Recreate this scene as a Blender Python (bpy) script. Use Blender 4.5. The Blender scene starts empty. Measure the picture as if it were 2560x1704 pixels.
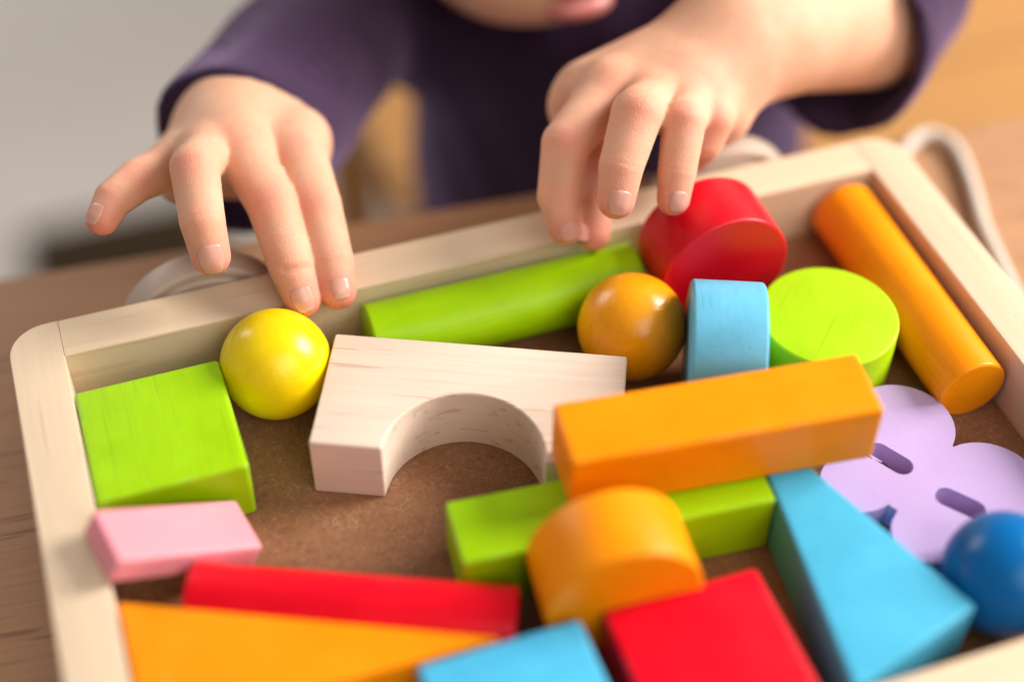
import bpy, bmesh, math, random
import numpy as np
from mathutils import Vector, Matrix

S = 0.01                                   # the scene is laid out in centimetres
C = bpy.context.scene.collection
SC = bpy.context.scene
rng = random.Random(7)

# ------------------------------------------------------------------ camera
cam_d = bpy.data.cameras.new('camera')
cam = bpy.data.objects.new('camera', cam_d); C.objects.link(cam)
cam.location = (1.8814*S, -30.381*S, 32.266*S)
cam.rotation_euler = (math.radians(43.5495), math.radians(-0.3925), math.radians(-18.9625))
cam_d.sensor_width = 36.0; cam_d.lens = 54.656
cam_d.clip_start = 0.01; cam_d.clip_end = 50
cam_d.dof.use_dof = True
cam_d.dof.focus_distance = 41.3*S
cam_d.dof.aperture_fstop = 2.3
cam_d.dof.aperture_blades = 9
SC.camera = cam

# ------------------------------------------------------------------ light
world = bpy.data.worlds.new('World'); SC.world = world; world.use_nodes = True
bgn = world.node_tree.nodes['Background']
bgn.inputs['Color'].default_value = (1.0, 0.92, 0.85, 1); bgn.inputs['Strength'].default_value = 0.27

def area(name, loc, target, sx, sy, power, col):
    d = bpy.data.lights.new(name, 'AREA'); d.shape = 'RECTANGLE'; d.size = sx; d.size_y = sy
    d.energy = power; d.color = col
    o = bpy.data.objects.new(name, d); C.objects.link(o); o.location = loc
    o.rotation_euler = (Vector(target)-Vector(loc)).to_track_quat('-Z', 'Y').to_euler()
    return o
TGT = (0.13, -0.05, 0.0)
area('window_light', (1.26, -0.03, 0.70), TGT, 0.55, 0.62, 36, (1.0, 0.93, 0.86))
area('back_window_light', (-0.75, 1.75, 0.95), TGT, 0.9, 0.8, 16, (1.0, 0.95, 0.90))

area('room_fill_light', (0.55, -1.25, 1.15), TGT, 1.3, 1.0, 15, (1.0, 0.93, 0.86))
SC.view_settings.view_transform = 'Standard'
SC.view_settings.look = 'None'
SC.view_settings.exposure = -0.03
SC.view_settings.gamma = 1.0
SC.render.engine = 'CYCLES'
SC.cycles.use_denoising = True
SC.cycles.max_bounces = 8

# ------------------------------------------------------------------ material helpers
class NT:
    def __init__(s, name):
        s.m = bpy.data.materials.new(name); s.m.use_nodes = True
        s.t = s.m.node_tree; s.b = s.t.nodes['Principled BSDF']
    def n(s, typ, **kw):
        x = s.t.nodes.new(typ)
        for k, v in kw.items():
            if k in x.inputs: x.inputs[k].default_value = v
            else: setattr(x, k, v)
        return x
    def l(s, a, b): s.t.links.new(a, b)
    def coord(s, scale=(1, 1, 1), loc=(0, 0, 0), rot=(0, 0, 0)):
        tc = s.n('ShaderNodeTexCoord'); mp = s.n('ShaderNodeMapping')
        mp.inputs['Scale'].default_value = scale; mp.inputs['Location'].default_value = loc; mp.inputs['Rotation'].default_value = rot
        s.l(tc.outputs['Object'], mp.inputs['Vector']); return mp.outputs['Vector']
    def noise(s, vec, scale, detail=4, rough=.55, dist=0.0):
        x = s.n('ShaderNodeTexNoise'); x.inputs['Scale'].default_value = scale; x.inputs['Detail'].default_value = detail
        x.inputs['Roughness'].default_value = rough; x.inputs['Distortion'].default_value = dist
        s.l(vec, x.inputs['Vector']); return x.outputs['Fac']
    def ramp(s, fac, stops):
        x = s.n('ShaderNodeValToRGB'); e = x.color_ramp.elements
        while len(e) > len(stops): e.remove(e[-1])
        while len(e) < len(stops): e.new(0.5)
        for el, (p, c) in zip(e, stops):
            el.position = p; el.color = tuple(c)+(1,) if len(c) == 3 else c
        s.l(fac, x.inputs['Fac']); return x.outputs['Color']
    def mix(s, fac, a, b, mode='MIX'):
        x = s.n('ShaderNodeMix', data_type='RGBA', blend_type=mode)
        for v, i in ((fac, 0), (a, 6), (b, 7)):
            if isinstance(v, (int, float)): x.inputs[i].default_value = v
            elif isinstance(v, tuple): x.inputs[i].default_value = v if len(v) == 4 else v+(1,)
            else: s.l(v, x.inputs[i])
        return x.outputs[2]
    def bump(s, h, strength, dist=0.001):
        x = s.n('ShaderNodeBump'); x.inputs['Strength'].default_value = strength; x.inputs['Distance'].default_value = dist
        s.l(h, x.inputs['Height']); s.l(x.outputs['Normal'], s.b.inputs['Normal']); return x
    def col(s, c):
        if isinstance(c, tuple): s.b.inputs['Base Color'].default_value = c if len(c) == 4 else c+(1,)
        else: s.l(c, s.b.inputs['Base Color'])

def mul(c, k): return tuple(max(0., min(1., x*k)) for x in c)

def paint(name, c, rough=.36, grain=.10, axis=0, seed=0., spec=.22, mottle=.06):
    """stained / lacquered beech: the grain still shows through the colour"""
    t = NT(name)
    st = [60, 60, 60]; st[axis] = 3.0
    g = t.noise(t.coord(tuple(st), (seed*3.1, seed*1.7, seed)), 14, 3, .6, .3)
    st2 = [40, 40, 40]; st2[axis] = 1.3
    pores = t.noise(t.coord(tuple(st2), (seed, seed*2, 3)), 20, 3, .6, .15)
    pr = t.ramp(pores, [(.585, (0, 0, 0)), (.66, (1, 1, 1))])
    vm = t.coord((1, 1, 1), (seed, 0, 0)); mo = t.noise(vm, 70, 5, .65)
    c1 = t.mix(t.ramp(g, [(.3, (0, 0, 0)), (.75, (1, 1, 1))]), mul(c, 1-grain*.5), mul(c, 1+grain*.2))
    c2 = t.mix(t.ramp(mo, [(.35, (0, 0, 0)), (.7, (1, 1, 1))]), t.mix(1.0, c1, (1-mottle,)*3, 'MULTIPLY'), t.mix(1.0, c1, (1+mottle,)*3, 'MULTIPLY'))
    pm = t.n('ShaderNodeMath', operation='MULTIPLY'); t.l(pr, pm.inputs[0]); pm.inputs[1].default_value = min(.8, grain*2.6)
    c3 = t.mix(pm.outputs[0], c2, mul(c, .62))
    # small nicks where the paint has gone, and paler rubbed arrises
    nk = t.noise(t.coord((1, 1, 1), (seed*5, 2, seed)), 330, 2, .5); nr = t.ramp(nk, [(.775, (0, 0, 0)), (.80, (.55, .55, .55))])
    pale = tuple(min(1., x*.6+.35) for x in c)
    c4 = t.mix(nr, c3, pale)
    ge = t.n('ShaderNodeNewGeometry'); er = t.ramp(ge.outputs['Pointiness'], [(.53, (0, 0, 0)), (.60, (.30, .30, .30))])
    c5 = t.mix(t.mix(1.0, er, t.ramp(t.noise(vm, 160, 3), [(.42, (0, 0, 0)), (.62, (1, 1, 1))]), 'MULTIPLY'), c4, pale)
    t.col(c5)
    b = t.b; b.inputs['Specular IOR Level'].default_value = spec
    rr = t.ramp(mo, [(.3, (rough-.06,)*3), (.75, (rough+.12,)*3)]); t.l(rr, b.inputs['Roughness'])
    h = t.mix(.45, g, t.mix(1.0, (1, 1, 1), pr, 'SUBTRACT'))
    t.bump(h, .12+grain*.8, .0004)
    return t.m

def rawwood(name, base, dark, axis=0, rough=.55, seed=0., streak=.5, k=1.0, stain=0.):
    t = NT(name)
    st = [34*k]*3; st[axis] = 1.7*k
    v = t.coord(tuple(st), (seed, seed*.7, seed*1.3))
    g = t.noise(v, 4.2, 5, .62, 1.1)
    st2 = [90*k]*3; st2[axis] = 2.2*k
    f = t.noise(t.coord(tuple(st2), (seed*2, 1, 0)), 9, 3, .6, .2)
    st3 = [70*k]*3; st3[axis] = 4.2*k
    dsh = t.noise(t.coord(tuple(st3), (0, seed, 2)), 9, 1, .5)
    c = t.ramp(g, [(.25, mul(base, .93)), (.5, base), (.68, mul(base, 1.03)), (.8, tuple(a*.6+b*.4 for a, b in zip(base, dark)))])
    c = t.mix(t.ramp(f, [(.45, (0, 0, 0)), (.8, (streak*.5,)*3)]), c, dark)
    c = t.mix(t.ramp(dsh, [(.645, (0, 0, 0)), (.70, (streak,)*3)]), c, mul(dark, .85))
    if stain:                               # small knots, dents and rubbed marks
        sv = [1.0]*3; sv[axis] = .35
        kn = t.noise(t.coord(tuple(sv), (seed, 4, seed*2)), 95, 3, .55, .6)
        c = t.mix(t.ramp(kn, [(.66, (0, 0, 0)), (.78, (stain,)*3)]), c, mul(dark, .8))
        dn = t.noise(t.coord((1, 1, 1), (seed*3, 1, 7)), 420, 2, .5)
        c = t.mix(t.ramp(dn, [(.74, (0, 0, 0)), (.79, (stain,)*3)]), c, mul(dark, .6))
    t.col(c)
    t.b.inputs['Roughness'].default_value = rough; t.b.inputs['Specular IOR Level'].default_value = .25
    t.bump(f, .18, .0004)
    return t.m

def plain(name, c, rough=.5, spec=.5, **kw):
    t = NT(name); vm = t.coord(); mo = t.noise(vm, kw.get('ns', 40), 4)
    t.col(t.mix(mo, mul(c, .9), mul(c, 1.08))); t.b.inputs['Roughness'].default_value = rough; t.b.inputs['Specular IOR Level'].default_value = spec
    return t.m

# ------------------------------------------------------------------ colours
LIME = (.325, .60, .0005)
M = {}
M['lime_slab'] = paint('lime_slab_paint', LIME, .40, .10, 1, 1.)
M['lime_bar'] = paint('lime_bar_paint', LIME, .36, .05, 0, 2.)
M['lime_rod'] = paint('lime_rod_paint', LIME, .36, .05, 2, 3.)
M['lime_disc'] = paint('lime_disc_paint', (.40, .65, .003), .46, .075, 0, 4.)
M['yellow'] = paint('yellow_paint', (.90, .66, .001), .27, .06, 0, 5., spec=.4, mottle=.07)
M['amber'] = paint('amber_paint', (.80, .32, .003), .22, .07, 0, 6., spec=.45, mottle=.13)
M['orange'] = paint('orange_paint', (.94, .285, .0005), .33, .09, 0, 7.)
M['orange_tri'] = paint('orange_triangle_paint', (.95, .285, .0005), .38, .04, 0, 8.)
M['orange_rod'] = paint('orange_rod_paint', (.93, .29, .001), .32, .07, 2, 9.)
M['orange_disc'] = paint('orange_disc_paint', (.93, .29, .0005), .34, .05, 2, 10.)
M['red'] = paint('red_paint', (.78, .001, .016), .34, .09, 0, 11.)
M['red_rod'] = paint('red_rod_paint', (.72, .001, .014), .33, .05, 2, 12.)
M['red_disc'] = paint('red_disc_paint', (.66, .001, .014), .33, .09, 2, 13., spec=.42)
M['sky'] = paint('sky_paint', (.075, .47, .76), .38, .09, 0, 14.)
M['sky_disc'] = paint('sky_disc_paint', (.14, .49, .72), .40, .09, 0, 15.)
M['blue_tri'] = paint('blue_triangle_paint', (.07, .44, .68), .38, .09, 0, 16.)
M['blue_ball'] = paint('blue_ball_paint', (.001, .13, .40), .27, .04, 0, 17.)
M['pink'] = paint('pink_paint', (.83, .31, .37), .42, .04, 0, 18.)
M['arch'] = rawwood('arch_raw_wood', (.735, .605, .50), (.54, .33, .20), 0, .5, 2., .45)
M['rim_x'] = rawwood('rim_beech_long', (.71, .555, .39), (.58, .37, .20), 0, .48, 5., .30, .6, .5)
M['rim_y'] = rawwood('rim_beech_short', (.69, .545, .39), (.58, .38, .21), 1, .48, 8., .30, .6, .5)
M['table'] = rawwood('table_oak', (.46, .250, .135), (.19, .085, .040), 0, .45, 3., .55, .8)
M['bench'] = rawwood('bench_pine', (.45, .235, .085), (.30, .135, .04), 0, .42, 4., .5, .3)
M['wheel'] = plain('wheel_white_paint', (.48, .385, .315), .5)
M['cord'] = plain('cord_cotton', (.66, .59, .52), .9, .15, ns=300)
M['floor'] = plain('floor_grey', (.69, .645, .61), .5, .3, ns=3)
M['mat'] = plain('dark_brown_slab', (.05, .032, .016), .9, .2)
M['steel'] = plain('axle_cap_steel', (.5, .48, .46), .3)
M['hair'] = plain('hair_brown', (.04, .02, .010), .6, .3, ns=120)
M['eye_white'] = plain('eye_white', (.8, .78, .75), .2)
M['lip'] = plain('lip_pink', (.55, .17, .15), .4)

def hardboard():
    t = NT('tray_hardboard')
    v = t.coord()
    a = t.noise(v, 26, 5, .6); b = t.noise(v, 480, 6, .75, .8); d = t.noise(t.coord((1, 1, 1), (5, 3, 1)), 620, 3, .7, 1.5)
    c = t.ramp(b, [(.28, (.170, .072, .030)), (.5, (.255, .116, .054)), (.72, (.330, .165, .082))])
    c = t.mix(t.ramp(a, [(.35, (0, 0, 0)), (.7, (.3, .3, .3))]), c, (.275, .130, .066))
    # pale wood fibres pressed into the board
    vo = t.n('ShaderNodeTexVoronoi', feature='DISTANCE_TO_EDGE'); vo.inputs['Scale'].default_value = 420
    wn = t.n('ShaderNodeTexNoise'); wn.inputs['Scale'].default_value = 160; t.l(v, wn.inputs['Vector'])
    wa = t.n('ShaderNodeVectorMath', operation='MULTIPLY_ADD'); t.l(wn.outputs['Color'], wa.inputs[0]); wa.inputs[1].default_value = (.012,)*3; t.l(v, wa.inputs[2])
    t.l(wa.outputs[0], vo.inputs['Vector'])
    fib = t.ramp(vo.outputs['Distance'], [(.015, (1, 1, 1)), (.05, (0, 0, 0))])
    fm = t.mix(1.0, fib, t.ramp(t.noise(t.coord((1, 1, 1), (9, 9, 9)), 190, 2), [(.35, (.1, .1, .1)), (.6, (.5, .5, .5))]), 'MULTIPLY')
    c = t.mix(fm, c, (.46, .28, .165))
    c = t.mix(t.ramp(d, [(.70, (0, 0, 0)), (.76, (.8, .8, .8))]), c, (.06, .028, .014))
    t.col(c); t.b.inputs['Roughness'].default_value = .62; t.b.inputs['Specular IOR Level'].default_value = .35
    t.bump(t.mix(.5, b, fm), .35, .0004)
    return t.m
M['board'] = hardboard()

def foam():
    t = NT('purple_foam'); v = t.coord()
    sp = t.noise(v, 420, 3, .6); mo = t.noise(v, 60, 4)
    c = t.mix(mo, (.44, .31, .60), (.51, .385, .685))
    c = t.mix(t.ramp(sp, [(.70, (0, 0, 0)), (.78, (.35, .35, .35))]), c, (.28, .16, .38))
    t.col(c); t.b.inputs['Roughness'].default_value = .72; t.b.inputs['Specular IOR Level'].default_value = .3
    t.b.inputs['Sheen Weight'].default_value = .1
    t.bump(sp, .25, .0003); return t.m
M['foam'] = foam()

def skin():
    t = NT('skin')
    at = t.n('ShaderNodeAttribute', attribute_name='flush'); v = t.coord()
    mo = t.noise(v, 90, 4, .6); fine = t.noise(v, 900, 3, .6)
    mo2 = t.noise(t.coord((1, 1, 1), (.3, .1, .7)), 260, 4, .65); mo3 = t.noise(t.coord((1, 1, 1), (.9, .2, .4)), 45, 3, .6)
    base = t.mix(t.ramp(mo, [(.3, (0, 0, 0)), (.75, (1, 1, 1))]), (.69, .385, .250), (.77, .465, .320))
    base = t.mix(t.ramp(mo2, [(.45, (0, 0, 0)), (.75, (.40, .40, .40))]), base, (.72, .315, .225))
    base = t.mix(t.ramp(mo3, [(.45, (0, 0, 0)), (.75, (.35, .35, .35))]), base, (.72, .33, .21))
    c = t.mix(at.outputs['Fac'], base, (.74, .215, .165))
    t.col(c)
    b = t.b; b.inputs['Roughness'].default_value = .56; b.inputs['Specular IOR Level'].default_value = .32
    b.inputs['Subsurface Weight'].default_value = .55
    b.inputs['Subsurface Radius'].default_value = (1.0, .36, .18); b.inputs['Subsurface Scale'].default_value = .0035
    lines = t.n('ShaderNodeAttribute', attribute_name='crease')
    cells = t.n('ShaderNodeTexVoronoi', feature='DISTANCE_TO_EDGE'); cells.inputs['Scale'].default_value = 1150; t.l(v, cells.inputs['Vector'])
    ce = t.ramp(cells.outputs['Distance'], [(0, (0, 0, 0)), (.18, (1, 1, 1))])
    h = t.mix(1.0, t.mix(.26, t.mix(.5, mo2, fine), ce), t.mix(1.0, lines.outputs['Color'], (.5, .5, .5), 'MULTIPLY'), 'SUBTRACT')
    t.bump(h, .30, .0008)
    return t.m
M['skin'] = skin()

def nailm():
    t = NT('fingernail')
    at = t.n('ShaderNodeAttribute', attribute_name='free_edge')
    t.col(t.mix(at.outputs['Fac'], (.75, .34, .265), (.82, .56, .47)))
    b = t.b; b.inputs['Roughness'].default_value = .32; b.inputs['Subsurface Weight'].default_value = .3
    b.inputs['Subsurface Radius'].default_value = (1, .4, .25); b.inputs['Subsurface Scale'].default_value = .002
    b.inputs['Coat Weight'].default_value = .1
    return t.m
M['nail'] = nailm()

def cloth():
    t = NT('purple_jersey'); v = t.coord()
    f = t.noise(v, 500, 2); mo = t.noise(v, 30, 4)
    t.col(t.mix(mo, (.022, .0095, .028), (.038, .0175, .050)))
    b = t.b; b.inputs['Roughness'].default_value = .9; b.inputs['Specular IOR Level'].default_value = .15
    b.inputs['Sheen Weight'].default_value = .34; b.inputs['Sheen Roughness'].default_value = .5; b.inputs['Sheen Tint'].default_value = (.75, .55, .95, 1)
    t.bump(f, .3, .0005); return t.m
M['shirt'] = cloth()

# ------------------------------------------------------------------ mesh helpers
def link(name, me, mat=None, parent=None, loc=(0, 0, 0), rot=(0, 0, 0), smooth=True, angle=32):
    if mat is not None and not me.materials: me.materials.append(mat)
    o = bpy.data.objects.new(name, me); C.objects.link(o)
    o.location = tuple(c*S for c in loc); o.rotation_euler = rot
    if parent: o.parent = parent
    if smooth:
        for p in me.polygons: p.use_smooth = True
        try: me.set_sharp_from_angle(angle=math.radians(angle))
        except Exception: pass
    return o
def from_bm(bm, name):
    me = bpy.data.meshes.new(name); bm.normal_update(); bm.to_mesh(me); bm.free(); return me
def tag(o, label=None, cat=None, group=None, kind=None):
    if label: o['label'] = label
    if cat: o['category'] = cat
    if group: o['group'] = group
    if kind: o['kind'] = kind
    return o
def empty(name, loc=(0, 0, 0)):
    o = bpy.data.objects.new(name, None); C.objects.link(o); o.location = tuple(c*S for c in loc); o.empty_display_size = .02; return o
def box_me(name, a, b, h, bev=.12, seg=4):
    """box, origin at the centre of its base"""
    bm = bmesh.new(); bmesh.ops.create_cube(bm, size=1)
    for v in bm.verts: v.co = Vector((v.co.x*a*S, v.co.y*b*S, (v.co.z+.5)*h*S))
    if bev: bmesh.ops.bevel(bm, geom=list(bm.edges), offset=bev*S, segments=seg, profile=.6, affect='EDGES')
    return from_bm(bm, name)
def board_me(name, a, b, h, bev):
    bm = bmesh.new(); bmesh.ops.create_cube(bm, size=1)
    for v in bm.verts: v.co = Vector((v.co.x*a*S, v.co.y*b*S, (v.co.z+.5)*h*S))
    es = [e for e in bm.edges if abs((e.verts[0].co-e.verts[1].co).x) > .01]
    bmesh.ops.bevel(bm, geom=es, offset=bev*S, segments=4, profile=.6, affect='EDGES')
    return from_bm(bm, name)
def prism_me(name, pts, h, bev=.12, seg=4, z0=0.):
    bm = bmesh.new()
    vs = [bm.verts.new((x*S, y*S, z0*S)) for x, y in pts]
    f = bm.faces.new(vs); r = bmesh.ops.extrude_face_region(bm, geom=[f])
    bmesh.ops.translate(bm, vec=(0, 0, h*S), verts=[g for g in r['geom'] if isinstance(g, bmesh.types.BMVert)])
    bmesh.ops.recalc_face_normals(bm, faces=list(bm.faces))
    if bev:
        es = [e for e in bm.edges if e.calc_face_angle(0) > math.radians(25)]
        bmesh.ops.bevel(bm, geom=es, offset=bev*S, segments=seg, profile=.6, affect='EDGES')
    return from_bm(bm, name)
def lathe_me(name, prof, n=96, closed=True):
    """profile of (r, z) from bottom axis to top axis"""
    bm = bmesh.new(); rows = []
    for r, z in prof:
        if r < 1e-6: rows.append([bm.verts.new((0, 0, z*S))])
        else: rows.append([bm.verts.new((r*S*math.cos(2*math.pi*i/n), r*S*math.sin(2*math.pi*i/n), z*S)) for i in range(n)])
    for A, B in zip(rows, rows[1:]):
        for i in range(n):
            j = (i+1) % n
            if len(A) == 1: bm.faces.new((A[0], B[j], B[i]))
            elif len(B) == 1: bm.faces.new((A[i], A[j], B[0]))
            else: bm.faces.new((A[i], A[j], B[j], B[i]))
    bmesh.ops.recalc_face_normals(bm, faces=list(bm.faces))
    return from_bm(bm, name)
def disc_prof(R, T, b=.10, k=4):
    p = [(0, 0)]
    for i in range(k+1):
        a = -math.pi/2+i*math.pi/2/k; p.append((R-b+b*math.cos(a), b+b*math.sin(a)))
    for i in range(k+1):
        a = i*math.pi/2/k; p.append((R-b+b*math.cos(a), T-b+b*math.sin(a)))
    return p+[(0, T)]
def ball_me(name, R):
    n = 48; return lathe_me(name, [(R*math.sin(math.pi*i/n) if 0 < i < n else 0, -R*math.cos(math.pi*i/n)) for i in range(n+1)])
def tube_me(name, pts, r, n=12):
    bm = bmesh.new(); P = [Vector(p)*S for p in pts]; rows = []
    up = Vector((0, 0, 1))
    for i, p in enumerate(P):
        t = (P[min(i+1, len(P)-1)]-P[max(i-1, 0)]).normalized(); x = t.cross(up)
        x = x.normalized() if x.length > 1e-4 else Vector((1, 0, 0)); y = x.cross(t)
        rr = r if not callable(r) else r(i/(len(P)-1))
        rows.append([bm.verts.new(p+(x*math.cos(2*math.pi*k/n)+y*math.sin(2*math.pi*k/n))*rr*S) for k in range(n)])
    for A, B in zip(rows, rows[1:]):
        for k in range(n): bm.faces.new((A[k], A[(k+1) % n], B[(k+1) % n], B[k]))
    bm.faces.new(rows[0][::-1]); bm.faces.new(rows[-1])
    bmesh.ops.recalc_face_normals(bm, faces=list(bm.faces)); return from_bm(bm, name)
def catmull(P, k=8):
    P = [Vector(p) for p in P]; out = []
    Q = [P[0]*2-P[1]]+P+[P[-1]*2-P[-2]]
    for i in range(1, len(Q)-2):
        a, b, c, d = Q[i-1:i+3]
        for j in range(k):
            t = j/k; out.append(.5*((2*b)+(c-a)*t+(2*a-5*b+4*c-d)*t*t+(3*b-a-3*c+d)*t**3))
    return out+[P[-1]]

# ------------------------------------------------------------------ setting
TZ = -2.2                                   # table top
def sheet(name, x0, x1, y0, y1, z, mat):
    me = bpy.data.meshes.new(name)
    me.from_pydata([(x0*S, y0*S, 0), (x1*S, y0*S, 0), (x1*S, y1*S, 0), (x0*S, y1*S, 0)], [], [(0, 1, 2, 3)])
    o = link(name, me, mat, loc=(0, 0, z), smooth=False); return tag(o, kind='structure')
sheet('floor', -300, 400, -250, 400, -62, M['floor'])

tb = tag(empty('table', (14, -18, -62)), 'brown oak table top under the wooden block wagon', 'table')
ta = math.radians(-5.2)
def tloc(x, y):
    return (x*math.cos(ta)-y*math.sin(ta), x*math.sin(ta)+y*math.cos(ta))
for i in range(2):                          # broad boards running along the length of the table
    y1 = 24.8-i*36.0
    o = link('table_board', box_me('table_board', 150, 35.98, 2.6, .22, 4), M['table'], tb)
    q = tloc(0, y1-18); o.location = (q[0]*S, q[1]*S, (TZ-2.6+62)*S); o.rotation_euler = (0, 0, ta)
for sx in (-66, 66):
    for yy in (16, -26):
        o = link('leg', box_me('leg', 5, 5, 57, .3, 2), M['table'], tb); q = tloc(sx, yy); o.location = (q[0]*S, q[1]*S, 0)

# bench of honey pine behind the child
be = tag(empty('bench', (46, 40, -62)), 'honey pine bench that the child sits on, behind the table', 'bench')
for i in range(3):
    o = link('seat_plank', box_me('seat_plank', 78, 11.6, 2.4, .3, 3), M['bench'], be, loc=(9, -17+12*i, 40))
for i in range(2):
    o = link('back_plank', box_me('back_plank', 78, 2.2, 11, .3, 3), M['bench'], be, loc=(9, 20, 48+13*i))
for x in (-26, 44):
    for y in (-14, 18): link('leg', box_me('leg', 4, 4, 40, .3, 2), M['bench'], be, loc=(x, y, 0))
o = link('mat', box_me('mat', 17, 9, .8, .3, 2), M['mat'], loc=(3, 75.5, -62)); tag(o, 'flat dark brown slab added on the grey floor behind the table', 'mat')  # made-up flat slab, added to give a dark patch beyond the table edge

# ------------------------------------------------------------------ wagon tray
W, D, H, RW = 24.0, 15.8, 2.03, 1.40
tr = tag(empty('block_wagon', (W/2, -D/2, TZ)), 'pale beech block wagon tray with rounded corners full of coloured blocks', 'toy wagon')
def wl(x, y, z): return (x-W/2, y+D/2, z-TZ)
def side_outline(sgn):
    R = 1.05; y0, y1 = -D-RW, RW; xo = RW; pts = [(0, y0)]
    for i in range(9):
        a = -math.pi/2+i*math.pi/16; pts.append((xo-R+R*math.cos(a), y0+R+R*math.sin(a)))
    for i in range(9):
        a = i*math.pi/16; pts.append((xo-R+R*math.cos(a), y1-R+R*math.sin(a)))
    pts.append((0, y1))
    if sgn < 0: pts = [(-x, y) for x, y in pts][::-1]
    return pts
o = link('side_board', prism_me('side_board', side_outline(-1), H+.9, .06, 3), M['rim_y'], tr, loc=wl(0, 0, -.9))
o = link('side_board', prism_me('side_board', side_outline(1), H+.9, .06, 3), M['rim_y'], tr, loc=wl(W, 0, -.9))
for y in (RW/2, -D-RW/2):
    link('end_board', board_me('end_board', W-.004, RW, H+.9-.004, .08), M['rim_x'], tr, loc=wl(W/2, y, -.9))
link('base_panel', box_me('base_panel', W-.02, D-.02, .4, .02, 1), M['board'], tr, loc=wl(W/2, -D/2, -.4))
for x in (3.95, 19.95):
    for y, s in ((1.46, 1), (-D-1.46, -1)):
        prof = [(0, 0), (1.9, 0), (1.98, .06), (2.05, .06), (2.25, 0), (2.36, .08), (2.4, .22), (2.4, .68), (2.36, .82), (2.25, .9), (2.05, .84), (1.98, .84), (1.9, .9), (0, .9)]
        w = link('wheel', lathe_me('wheel', prof, 72), M['wheel'], tr, loc=wl(x, y, .2), rot=(-s*math.pi/2, 0, 0))
        link('axle_cap', lathe_me('axle_cap', [(0, 0), (.5, 0), (.48, .12), (.3, .22), (0, .25)], 24), M['steel'], w, loc=(0, 0, .9))
cord = [(25.45, -7.9, -.2), (25.9, -7.6, -1.2), (26.7, -6.8, -1.8), (27.8, -4.6, TZ+.3), (28.4, -2.2, TZ+.3), (28.95, .2, TZ+.3), (29.44, 1.57, TZ+.3), (29.85, 2.8, TZ+.3), (30.1, 3.8, TZ+.3), (30.1, 4.5, TZ+.3), (29.7, 5.0, TZ+.3), (29.0, 4.9, TZ+.3), (28.0, 4.2, TZ+.3), (26.8, 3.4, TZ+.3), (25.6, 2.9, TZ+.3)]
link('pull_cord', tube_me('pull_cord', [wl(*p) for p in catmull(cord, 8)], .22, 16), M['cord'], tr)

# ------------------------------------------------------------------ blocks
T = 1.97
def put(name, me, mat, label, cat, loc, rz=0., rot=None, group=None):
    o = link(name, me, mat, loc=loc, rot=rot if rot is not None else (0, 0, rz))
    return tag(o, label, cat, group)
def boxat(name, mat, x, y, z, th, a, b, h, label, bev=.13, group=None):
    """x, y: front left bottom corner"""
    cx = x+math.cos(th)*a/2-math.sin(th)*b/2; cy = y+math.sin(th)*a/2+math.cos(th)*b/2
    return put(name, box_me(name, a, b, h, bev), mat, label, 'toy block', (cx, cy, z), th, group=group)
G = 'painted blocks in the wagon'
boxat('square_block', M['lime_slab'], .03, -5.15, 0, 0, 3.80, 3.83, T, 'lime green square block in the far left corner of the tray', .15, G)
boxat('square_bar', M['lime_bar'], 7.963, -9.70, 0, -.083, 7.93, 1.92, T-.02, 'lime green square bar lying under the orange bar', .13, G)
boxat('square_bar', M['orange'], 10.891, -9.106, T-.01, -.107, 7.87, 1.95, 1.88, 'orange square bar laid on top of the green bar and arch', .16, G)
boxat('square_block', M['red'], 10.62, -15.75, 0, 0, 3.9, 3.75, T, 'red square block at the front rim right of the light blue block', .15, G)
boxat('square_block', M['sky'], 6.15, -15.75, 0, 0, 3.92, 3.75, T, 'light blue square block between orange triangle and red block', .15, G)
# arch
aL, aw, fl = 7.88, 3.85, 1.873; ra = aL/2-fl
pts = [(-aL/2, 0), (-ra, 0)]
pts += [(-ra*math.cos(i*math.pi/40), ra*math.sin(i*math.pi/40)) for i in range(1, 40)]
pts += [(ra, 0), (aL/2, 0), (aL/2, aw), (-aL/2, aw)]
th = -.431
put('arch_block', prism_me('arch_block', pts, T+.03, .085, 3), M['arch'], 'unpainted pale wood arch block lying flat in the tray', 'toy block',
    (5.398+math.cos(th)*aL/2, -4.936+math.sin(th)*aL/2, 0), th, group=G)
# triangles (right angled, 4 by 8)
def tri(name, mat, A, B, Cc, label):
    o3 = ((A[0]+B[0]+Cc[0])/3, (A[1]+B[1]+Cc[1])/3); p = [(q[0]-o3[0], q[1]-o3[1]) for q in (A, B, Cc)]
    if (p[1][0]-p[0][0])*(p[2][1]-p[0][1])-(p[1][1]-p[0][1])*(p[2][0]-p[0][0]) < 0: p = p[::-1]
    return put(name, prism_me(name, p, T, .13, 4), mat, label, 'toy block', (o3[0], o3[1], 0), group=G)
tri('triangle_block', M['orange_tri'], (.06, -11.9), (8.2, -11.9), (.06, -8.13), 'orange triangle block in the front left of the tray')
tri('triangle_block', M['blue_tri'], (18.93, -14.66), (16.25, -7.35), (15.2, -15.75), 'blue triangle block between red block and blue ball')
# balls
R = 1.5
for nm, mt, x, y, lab in (('ball', 'yellow', 5.297, -1.58, 'yellow wooden ball under the fingertips of the reaching hand'),
                          ('ball', 'amber', 14.893, -3.328, 'dark amber ball beside the light blue disc'),
                          ('ball', 'blue_ball', 20.28, -13.82, 'deep blue ball at the right edge beside the purple butterfly')):
    put(nm, ball_me(nm, R), M[mt], lab, 'ball', (x, y, R), rot=(.3, .5, rng.random()*3), group='wooden balls')
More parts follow.
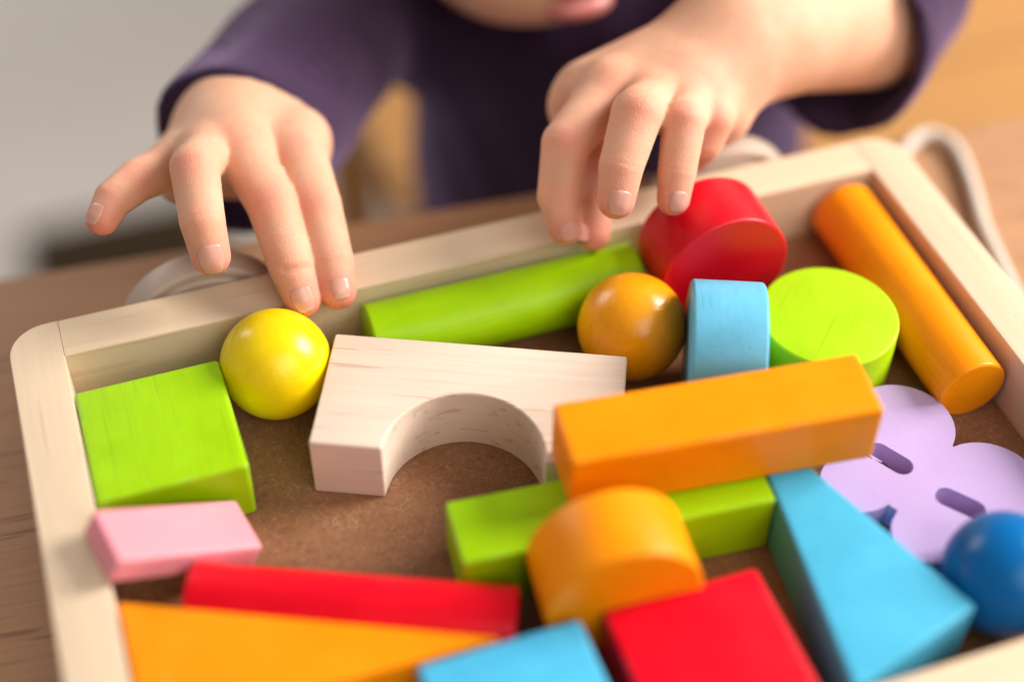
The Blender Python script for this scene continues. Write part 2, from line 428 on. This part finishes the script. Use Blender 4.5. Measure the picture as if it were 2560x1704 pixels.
# discs
RD, TD = 1.915, 1.95
dm = lambda n: lathe_me(n, disc_prof(RD, TD, .09), 128)
put('disc_block', dm('disc_block'), M['lime_disc'], 'lime green disc block lying flat with its grainy round face up', 'toy block', (20.0, -5.03, 0), rz=.75, group=G)
put('disc_block', dm('disc_block'), M['red_disc'], 'red disc block standing on edge against the far rim', 'toy block', (18.0, -.63, RD+.005), rot=(math.pi/2, 0, 0), group=G)
def stand(mat, x, y, deg, label):
    a = math.radians(deg); ax = Vector((math.cos(a), math.sin(a), 0))
    q = ax.to_track_quat('Z', 'Y').to_euler()
    put('disc_block', dm('disc_block'), mat, label, 'toy block', (x-ax.x*TD/2, y-ax.y*TD/2, RD+.005), rot=q, group=G)
stand(M['sky_disc'], 16.70, -5.36, -22.7, 'light blue disc block standing on edge beside the amber ball')
stand(M['orange_disc'], 11.30, -11.02, -95.6, 'orange disc block standing on edge in front of the green bar')
# rods
def rod(mat, a, b, r, label):
    a = Vector(a); b = Vector(b); d = b-a
    put('round_rod', lathe_me('round_rod', disc_prof(r, d.length, .09), 64), mat, label, 'toy block', tuple(a), rot=d.to_track_quat('Z', 'Y').to_euler(), group=G)
rod(M['lime_rod'], (8.0, -1.02, 1.0), (15.95, -1.02, 1.0), .99, 'lime green round rod along the far rim')
rod(M['orange_rod'], (22.95, -8.05, .99), (23.0, -.3, .99), .98, 'orange round rod along the right rim')
rdir = Vector((7.137, -3.161, 0)).normalized(); nrm = Vector((-rdir.y, rdir.x, 0))
a0 = Vector((1.966, -7.416, 1.0))-nrm*(-.70 if nrm.y < 0 else .70)
rod(M['red_rod'], a0, a0+rdir*7.8, .99, 'red round rod lying along the orange triangle')
# pink tablet, leaning on the rim
pm = Matrix.Rotation(math.radians(12.79), 4, 'Z') @ Matrix.Rotation(math.radians(29.25), 4, 'Y') @ Matrix.Rotation(math.radians(2.14), 4, 'X')
pc = Vector((-.041, -7.766, 2.191)) + pm.to_3x3() @ Vector((3.94/2, 1.655/2, 0))
put('tablet_block', box_me('tablet_block', 3.94, 1.655, .78, .12), M['pink'], 'pink flat tablet block propped with one end on the left rim', 'toy block', tuple(pc), rot=pm.to_euler(), group=G)
# butterfly
def butterfly():
    lobes = [((20.65, -8.35), 1.42), ((21.78, -10.86), 1.40), ((19.60, -11.72), .95), ((18.62, -9.73), .95)]
    cx, cy = 20.2, -10.2; out = []
    core = [((19.95, -10.25), .98), ((20.4, -9.95), 1.05), ((20.75, -11.3), 1.1)]
    n = 220
    for i in range(n):
        a = 2*math.pi*i/n; dx, dy = math.cos(a), math.sin(a); best = 0
        for (lx, ly), r in lobes+core:
            ex, ey = lx-cx, ly-cy; pr = ex*dx+ey*dy; q = ex*ex+ey*ey-pr*pr
            if q < r*r:
                t = pr+math.sqrt(r*r-q)
                if t > best: best = t
        out.append((cx+dx*best, cy+dy*best))
    def slot(a, b, r):
        a = Vector(a); b = Vector(b); d = (b-a).normalized(); nn = Vector((-d.y, d.x)); P = []
        for k in range(11): t = math.pi/2+math.pi*k/10; P.append(a+(d*math.cos(t)+nn*math.sin(t))*r)
        for k in range(11): t = -math.pi/2+math.pi*k/10; P.append(b+(d*math.cos(t)+nn*math.sin(t))*r)
        return [(p.x, p.y) for p in P]
    s2 = slot((20.57, -10.88), (21.03, -11.46), .30)
    s1 = slot((19.62, -8.98), (19.98, -9.60), .30)
    cu = bpy.data.curves.new('butterfly', 'CURVE'); cu.dimensions = '2D'; cu.fill_mode = 'BOTH'
    for pl in (out, s1, s2):
        sp = cu.splines.new('POLY'); sp.points.add(len(pl)-1); sp.use_cyclic_u = True
        for p, (x, y) in zip(sp.points, pl): p.co = ((x-cx)*S, (y-cy)*S, 0, 1)
    cu.extrude = .385*S
    tmp = bpy.data.objects.new('tmp', cu); C.objects.link(tmp)
    dg = bpy.context.evaluated_depsgraph_get(); me = bpy.data.meshes.new_from_object(tmp.evaluated_get(dg))
    bpy.data.objects.remove(tmp); me.materials.clear()
    return link('butterfly_shape', me, M['foam'], loc=(cx, cy, .39))
tag(butterfly(), 'purple foam butterfly with two slots lying in the right of the tray', 'foam shape')

# ------------------------------------------------------------------ the child (implicit surfaces, meshed with surface nets)
def seg(P, a, b, r1, r2):
    a = np.asarray(a, np.float32); b = np.asarray(b, np.float32); d = b-a
    t = np.clip(((P-a)@d)/max(float(d@d), 1e-6), 0, 1).astype(np.float32)
    q = P-a-t[..., None]*d
    return np.sqrt((q*q).sum(-1))-(r1+(r2-r1)*t)
def ell(P, c, r, R=None):
    q = P-np.asarray(c, np.float32)
    if R is not None: q = q@np.asarray(R, np.float32)
    r = np.asarray(r, np.float32); k0 = np.sqrt(((q/r)**2).sum(-1)); k1 = np.sqrt(((q/(r*r))**2).sum(-1))
    return k0*(k0-1)/np.maximum(k1, 1e-6)
def smin(a, b, k):
    h = np.clip(.5+.5*(b-a)/k, 0, 1); return b*(1-h)+a*h-k*h*(1-h)
def smax(a, b, k): return -smin(-a, -b, k)

def nets(f, lo, hi, step):
    lo = np.array(lo, float); hi = np.array(hi, float); n = np.ceil((hi-lo)/step).astype(int)+1
    ax = [(lo[i]+step*np.arange(n[i])).astype(np.float32) for i in range(3)]
    F = np.empty(tuple(n), np.float32)
    ch = 24
    for i in range(0, n[0], ch):
        g = np.stack(np.meshgrid(ax[0][i:i+ch], ax[1], ax[2], indexing='ij'), -1); F[i:i+ch] = f(g)
    neg = F < 0
    cnt = np.zeros(tuple(n-1), np.int8)
    for a in (0, 1):
        for b in (0, 1):
            for c in (0, 1): cnt += neg[a:n[0]-1+a, b:n[1]-1+b, c:n[2]-1+c]
    act = (cnt > 0) & (cnt < 8); idx = np.full(act.shape, -1, np.int64); I = np.argwhere(act); idx[act] = np.arange(len(I))
    acc = np.zeros((len(I), 3)); num = np.zeros(len(I))
    cs = [(a, b, c) for a in (0, 1) for b in (0, 1) for c in (0, 1)]
    for u in range(8):
        for v in range(u+1, 8):
            dif = np.abs(np.array(cs[u])-np.array(cs[v]))
            if dif.sum() != 1: continue
            A = F[tuple((I+cs[u]).T)]; B = F[tuple((I+cs[v]).T)]; m = (A < 0) != (B < 0)
            t = np.where(m, A/np.where(m, A-B, 1), 0)
            p = np.array(cs[u])[None]+t[:, None]*(np.array(cs[v])-np.array(cs[u]))[None]
            acc += p*m[:, None]; num += m
    V = lo+(I+acc/num[:, None])*step
    faces = []
    for d in range(3):
        e, g = [(1, 2), (2, 0), (0, 1)][d]
        sl0 = [slice(None)]*3; sl1 = [slice(None)]*3; sl0[d] = slice(0, -1); sl1[d] = slice(1, None)
        s0 = neg[tuple(sl0)]; s1 = neg[tuple(sl1)]; cr = np.argwhere(s0 != s1)
        ok = (cr[:, e] > 0) & (cr[:, g] > 0) & (cr[:, e] < n[e]-1) & (cr[:, g] < n[g]-1); cr = cr[ok]
        def at(de, dg):
            q = cr.copy(); q[:, e] -= de; q[:, g] -= dg; return idx[tuple(q.T)]
        Q = np.stack([at(1, 1), at(0, 1), at(0, 0), at(1, 0)], 1)
        inside = s0[tuple(cr.T)]; Q[~inside] = Q[~inside][:, ::-1]; faces.append(Q)
    return V, np.concatenate(faces)

def to_mesh(name, V, Fq):
    me = bpy.data.meshes.new(name); me.from_pydata((V*S).tolist(), [], Fq.tolist()); me.update(); return me

HL = dict(I=[(7.47, 4.35, 3.66), (7.50, 2.12, 3.45), (7.47, .5, 2.81), (7.42, -.28, 2.37)],
          M=[(5.9, 4.53, 4.20), (6.27, 2.13, 3.9), (6.32, .44, 3.09), (6.42, -.3, 2.42)],
          R=[(5.0, 4.45, 4.15), (4.43, 2.64, 5.22), (4.26, 1.1, 4.68), (4.27, .54, 3.9)],
          P=[(4.2, 4.85, 3.70), (2.97, 4.09, 4.02), (2.19, 3.39, 4.12), (1.77, 2.93, 3.88)],
          T=[(7.75, 5.6, 2.75), (7.55, 4.3, 2.45), (7.15, 3.1, 2.25), (6.9, 2.25, 2.35)],
          Wr=(6.32, 7.3, 2.45), arm=[(7.05, 9.2, 1.4), (9.8, 13.2, .3)],
          side=[((7.75, 5.4, 3.25), .85), ((4.35, 5.5, 2.9), 1.0)],
          r=dict(I=(.84, .70, .60, .50), M=(.80, .71, .62, .52), R=(.72, .66, .60, .53), P=(.68, .59, .52, .45), T=(.80, .70, .6, .5)))
HR = dict(I=[(16.3, 2.35, 5.20), (14.42, .93, 4.78), (13.88, -.02, 3.81), (13.93, -.54, 3.06)],
          M=[(17.35, 1.55, 5.10), (16.14, .13, 6.0), (15.33, -.87, 5.15), (15.03, -1.37, 4.45)],
          R=[(18.30, 1.2, 4.95), (17.45, -.12, 5.6), (16.94, -1.03, 4.7), (16.7, -1.45, 4.1)],
          P=[(19.2, 1.7, 4.75), (18.72, .62, 4.80), (18.42, .40, 4.2), (18.35, .62, 3.6)],
          T=[(15.75, 3.2, 3.95), (15.44, 1.65, 3.35), (15.09, .39, 2.91), (14.87, -.33, 2.36)],
          Wr=(20.87, 3.6, 5.10), arm=[(22.07, 3.9, 4.8), (26.5, 5.3, 3.3)],
          side=[((15.95, 3.2, 4.55), .95), ((19.5, 1.75, 4.0), 1.0)],
          r=dict(I=(.78, .68, .59, .49), M=(.76, .71, .61, .52), R=(.70, .61, .53, .46), P=(.70, .62, .54, .44), T=(.85, .68, .57, .49)))
FOLDS_L = [[(5.69, -1.11, 4.53), (5.99, -1.19, 4.55), (6.34, -1.25, 4.61)]]
FOLDS_R = []
CAMV = np.array([-.2286, -.65, .7248])       # roughly the dorsal side of both hands
def hand_sdf(Hd, wr, ar, kp):
    def finger(P, k):
        j = Hd[k]; r = Hd['r'][k]; d = seg(P, j[0], j[1], r[0], r[1])
        d = smin(d, seg(P, j[1], j[2], r[1], r[2]), .03); d = smin(d, seg(P, j[2], j[3], r[2], r[3]), .03)
        return d
    def f(P):
        w = np.array(Hd['Wr'])
        palm = None
        for k, ra, rb in (('I', 1.05, .80), ('M', 1.15, .84), ('R', 1.15, .80), ('P', 1.05, .74)):
            m = np.array(Hd[k][0]); d = seg(P, w+(m-w)*.12, m, ra, rb)
            palm = d if palm is None else smin(palm, d, kp)
        m = np.mean([Hd[k][0] for k in 'IMRP'], 0); c = w+(m-w)*.55-CAMV*.35
        palm = smin(palm, seg(P, w, Hd['T'][0], 1.1, .85), .7)
        for q, rq in Hd['side']: palm = smin(palm, seg(P, w, q, wr*.7, rq), .7)
        palm = smin(palm, seg(P, w+(m-w)*.3-CAMV*.3, w+(m-w)*.75-CAMV*.3, 1.25, 1.15), .8)
        arm = seg(P, w+(m-w)*.1, Hd['arm'][0], wr*.93, wr); arm = smin(arm, seg(P, Hd['arm'][0], Hd['arm'][1], wr, ar), .6)
        palm = smin(palm, arm, 1.0)
        fi = None
        for k in 'IMRPT':
            d = finger(P, k); fi = d if fi is None else smin(fi, d, .05)
        return smin(palm, fi, .34)
    return f
def flush_attr(Hd, V, f, folds):
    fl = np.zeros(len(V)); cr = np.zeros(len(V))
    for k in 'IMRPT':
        j = np.array(Hd[k]); r = Hd['r'][k]
        tip = j[3]+(j[3]-j[2])/np.linalg.norm(j[3]-j[2])*r[3]*.6
        fl = np.maximum(fl, .85*np.exp(-(np.linalg.norm(V-tip, axis=1)/(r[3]*1.7))**2))
        for q, w in ((1, .50), (2, .32)):
            fl = np.maximum(fl, w*np.exp(-(np.linalg.norm(V-(j[q]+CAMV*r[q]*.7), axis=1)/(r[q]*.8))**2))
        fl = np.maximum(fl, .28*np.exp(-(np.linalg.norm(V-(j[0]+CAMV*.6), axis=1)/.6)**2))
        for q, offs in ((1, (-.05, .09)), (2, (0,))):
            ax = j[q+1]-j[q-1]; ax /= np.linalg.norm(ax)
            s = (V-j[q])@ax; rad = np.linalg.norm(V-j[q]-s[:, None]*ax, axis=1); dors = np.clip(((V-j[q])@CAMV)/r[q], -.2, 1)
            for of in offs: cr = np.maximum(cr, .38*np.exp(-((s-of)/.045)**2)*(rad < r[q]*1.4)*np.clip(dors+.1, 0, 1))
    for pl in folds:
        pl = [march(f, p, -CAMV, 90) for p in pl]; dm_ = np.full(len(V), 9.)
        for a, b in zip(pl, pl[1:]): dm_ = np.minimum(dm_, np.abs(seg(V, a, b, 0, 0)))
        cr = np.maximum(cr, 1.6*np.exp(-(dm_/.10)**2)); fl = np.maximum(fl, .22*np.exp(-(dm_/.14)**2))
    # press the folds and finger creases into the surface
    m = cr > .02; Q = V[m].astype(np.float32); e = .03; g = np.zeros((len(Q), 3))
    for a in range(3):
        d = np.zeros(3, np.float32); d[a] = e; g[:, a] = (f(Q+d)-f(Q-d))/(2*e)
    V[m] -= g*(cr[m]*.028)[:, None]
    return np.clip(fl, 0, 1), np.clip(cr, 0, 1)

def march(f, p, d, n=60):
    """from outside point p along d to the surface"""
    p = np.array(p, np.float32)
    for _ in range(n):
        s = float(f(p[None])[0])
        if s < .004: break
        p = p+np.asarray(d, np.float32)*s*.8
    return p
def nail(f, Hd, k, dors, size=(.33, .40), parent=None, fwd=.12):
    j = np.array(Hd[k]); r = Hd['r'][k][3]; ax = j[3]-j[2]; ax /= np.linalg.norm(ax)
    dors = np.array(dors, float); dors -= ax*(dors@ax); dors /= np.linalg.norm(dors); sd = np.cross(ax, dors)
    c = j[3]+ax*(fwd*r)
    nu, nv = 13, 13; rows = []; fe = []
    for a in range(nv):
        row = []
        for b in range(nu):
            u = b/(nu-1)*2-1; v = a/(nv-1)*2-1
            # squircle outline
            uu = u*math.sqrt(max(0, 1-.36*v*v)); vv = v*math.sqrt(max(0, 1-.30*u*u))
            ang = uu*size[0]/r; dirn = dors*math.cos(ang)+sd*math.sin(ang)
            base = c+ax*vv*size[1]
            p = march(f, base+dirn*(r+.5), -dirn)
            edge = max(abs(u), abs(v)); lift = .016*(1-edge**6)-.006+(.012 if v > .8 else 0)
            row.append(p+dirn*lift); fe.append(min(1., max(0., (v-.70)/.2))*(.55) if True else 0)
        rows.append(row)
    V = np.array([p for r_ in rows for p in r_]); Fq = [(a*nu+b, a*nu+b+1, (a+1)*nu+b+1, (a+1)*nu+b) for a in range(nv-1) for b in range(nu-1)]
    me = bpy.data.meshes.new('fingernail'); me.from_pydata((V*S).tolist(), [], Fq); me.update()
    me.attributes.new('free_edge', 'FLOAT', 'POINT').data.foreach_set('value', np.array(fe, np.float32))
    o = link('fingernail', me, M['nail'], parent, angle=180)
    so = o.modifiers.new('thick', 'SOLIDIFY'); so.thickness = .02*S; so.offset = -1
    return o

fL = hand_sdf(HL, 1.86, 1.95, .7); fR = hand_sdf(HR, 1.85, 2.15, .7)
VL, QL = nets(fL, (.7, -1.3, -2.0), (12.0, 15.4, 6.4), .075)
VR, QR = nets(fR, (13.0, -2.4, .2), (29.4, 11.0, 7.4), .075)
# shoulders, trunk, neck and head in a coarser net
SHL, SHR, ELL_, ELR = (15.5, 17.5, -1.5), (27.5, 17.5, -1.5), (12.0, 16.8, -.5), (30.2, 13.2, 1.1)
CH = np.array((16.9, 11.25, 2.05)); HC = CH+np.array((1.2, 3.6, 6.6))
def head(P):
    d = ell(P, HC+np.array((.3, 1.2, 1.6)), (6.4, 7.3, 6.6))
    d = smin(d, ell(P, CH+np.array((.6, 2.4, 3.0)), (4.6, 4.4, 4.2)), 2.0)
    d = smin(d, ell(P, CH+np.array((.2, .4, 1.1)), (2.2, 1.6, 1.3)), 1.2)
    d = smin(d, ell(P, CH+np.array((1.0, -.8, 1.4)), (1.9, 1.1, 1.15)), .9)
    for s in (-1, 1): d = smin(d, ell(P, CH+np.array((s*3.0+.7, 1.2, 3.9)), (2.2, 2.0, 2.0)), 1.2)
    d = smin(d, seg(P, CH+np.array((1.1, -2.5, 4.3)), CH+np.array((1.3, -1.8, 6.3)), .72, .4), .7)
    for s in (-1, 1): d = smin(d, ell(P, CH+np.array((s*2.5+1.4, -1.1, 6.5)), (1.15, 1.05, .62)), .25)
    for s in (-1, 1): d = smin(d, ell(P, HC+np.array((s*6.5, 1.0, -.6)), (.6, 1.3, 1.9)), .3)
    return d
def trunk(P):
    d = smin(seg(P, (21.5, 17.5, -3), (21.5, 17.5, -34), 5.2, 5.8), seg(P, SHL, SHR, 2.6, 2.6), 2.5)
    for a, b, c in ((SHL, ELL_, (9.7, 13.0, .35)), (SHR, ELR, (27.0, 8.6, 2.5))):
        d = smin(d, seg(P, a, b, 2.3, 2.1), 1.0); d = smin(d, seg(P, b, c, 2.1, 1.9), .6)
    d = smin(d, seg(P, (21.3, 17.5, -1), HC+np.array((.2, 1.5, -2)), 2.8, 2.8), 1.5)
    return smin(d, head(P), .8)
VT, QT = nets(trunk, (4, 1, -41), (37, 29, 20), .4)
a1, c1 = flush_attr(HL, VL, fL, FOLDS_L); a2, c2 = flush_attr(HR, VR, fR, FOLDS_R)
VB = np.concatenate([VL, VR, VT]); QB = np.concatenate([QL, QR+len(VL), QT+len(VL)+len(VR)])
child = tag(empty('person', (21.5, 17.5, -20)), 'small child in a dark purple long sleeved shirt reaching both hands into the tray', 'person')
INV = Matrix.Translation(-child.location)
def kid(o):
    o.parent = child; o.matrix_parent_inverse = INV; return o
me = to_mesh('body', VB, QB)
me.attributes.new('flush', 'FLOAT', 'POINT').data.foreach_set('value', np.concatenate([a1, a2, np.zeros(len(VT))]).astype(np.float32))
me.attributes.new('crease', 'FLOAT', 'POINT').data.foreach_set('value', np.concatenate([c1, c2, np.zeros(len(VT))]).astype(np.float32))
body = kid(link('body', me, M['skin'], angle=180))
for k, d, sz in (('I', (.05, -.75, .65), (.30, .30)), ('M', (-.1, -.80, .6), (.34, .36)), ('R', (-.05, -.85, .52), (.40, .43)), ('P', (-.55, -.30, .80), (.28, .30)), ('T', (.3, -.5, .8), (.3, .3))):
    kid(nail(fL, HL, k, d, sz))
for k, d, sz in (('I', (-.1, -.8, .5), (.30, .28)), ('M', (-.15, -.85, .5), (.34, .36)), ('R', (.0, -.85, .5), (.29, .30)), ('P', (.3, .5, .6), (.28, .3)), ('T', (-.6, .2, .6), (.3, .3))):
    kid(nail(fR, HR, k, d, sz))
# shirt: hollow sleeves with open cuffs
CUL, CUR = np.array((6.02, 6.85, 1.95)), np.array((25.0, 5.1, 3.15))
def shirt(P):
    d = seg(P, (22.2, 18, -4), (22.6, 17, -36), 7.4, 8.4)
    d = smin(d, seg(P, (25.2, 17.5, -6), (25.6, 16.5, -36), 6.2, 7.2), 1.5)
    d = smin(d, seg(P, SHL, SHR, 3.3, 3.3), 2.5)
    el = np.array((12.2, 17.0, -.6)); d1 = seg(P, SHL, el, 3.0, 2.8); d1 = smin(d1, seg(P, el, CUL, 2.8, 2.75), .8)
    er = np.array(ELR)+np.array((.3, .3, .1)); mi = np.array((27.5, 7.8, 2.8)); d2 = smin(smin(seg(P, SHR, er, 3.3, 3.3), seg(P, er, mi, 3.3, 3.4), .8), seg(P, mi, CUR, 3.4, 3.35), .8)
    wob = .09*np.sin(P[..., 0]*1.5+P[..., 2]*1.1)*np.sin(P[..., 1]*1.2-P[..., 0]*.6)
    aL = (CUL-el)/np.linalg.norm(CUL-el); d1 = smax(d1, (P-CUL.astype(np.float32))@aL.astype(np.float32), .15)
    d1 = smax(d1, -seg(P, CUL-aL*5, CUL+aL*4, 2.3, 2.4), .15)
    aR = np.array((-.86, -.42, .22)); aR = aR/np.linalg.norm(aR)
    d2 = smax(d2, (P-CUR.astype(np.float32))@aR.astype(np.float32), .15)
    d2 = smax(d2, -smin(seg(P, mi, CUR, 2.75, 2.9), seg(P, CUR, CUR+aR*4, 2.9, 3.1), .3), .15)
    d = smin(d, smin(d1, d2, .5), .6)+wob
    d = smax(d, -seg(P, (21.3, 17.0, 1.5), HC, 3.6, 4.2), .3)
    return d
VS, QS = nets(shirt, (3, 1, -46), (38, 28, 7.4), .22)
kid(link('shirt', to_mesh('shirt', VS, QS), M['shirt'], angle=180))
# face and hair
def hairf(P):
    d = ell(P, HC+np.array((.3, 1.4, 1.9)), (6.9, 7.8, 7.2))
    return smax(d, -ell(P, CH+np.array((.8, -2.5, 5.2)), (6.2, 6.6, 7.4)), .5)
VH, QH = nets(hairf, (9, 6, -2), (29, 29, 22), .4)
kid(link('hair', to_mesh('hair', VH, QH), M['hair'], angle=180))
def lips(P):
    return smin(ell(P, CH+np.array((1.15, -1.6, 1.75)), (1.5, .7, .42)), ell(P, CH+np.array((1.15, -1.7, 1.0)), (1.25, .75, .46)), .15)
VP, QP = nets(lips, tuple(CH-3), tuple(CH+5.5), .12)
kid(link('lips', to_mesh('lips', VP, QP), M['lip'], angle=180))
for s in (-1, 1):
    e = kid(link('eye', ball_me('eye', .9), M['eye_white'], loc=tuple(CH+np.array((s*2.5+1.4, -1.1, 6.0)))))
    ir = link('iris', lathe_me('iris', [(0, 0), (.45, 0), (.3, .07), (0, .1)], 24), M['hair'], e, loc=(0, -.72, -.50), rot=(math.radians(125), 0, 0))
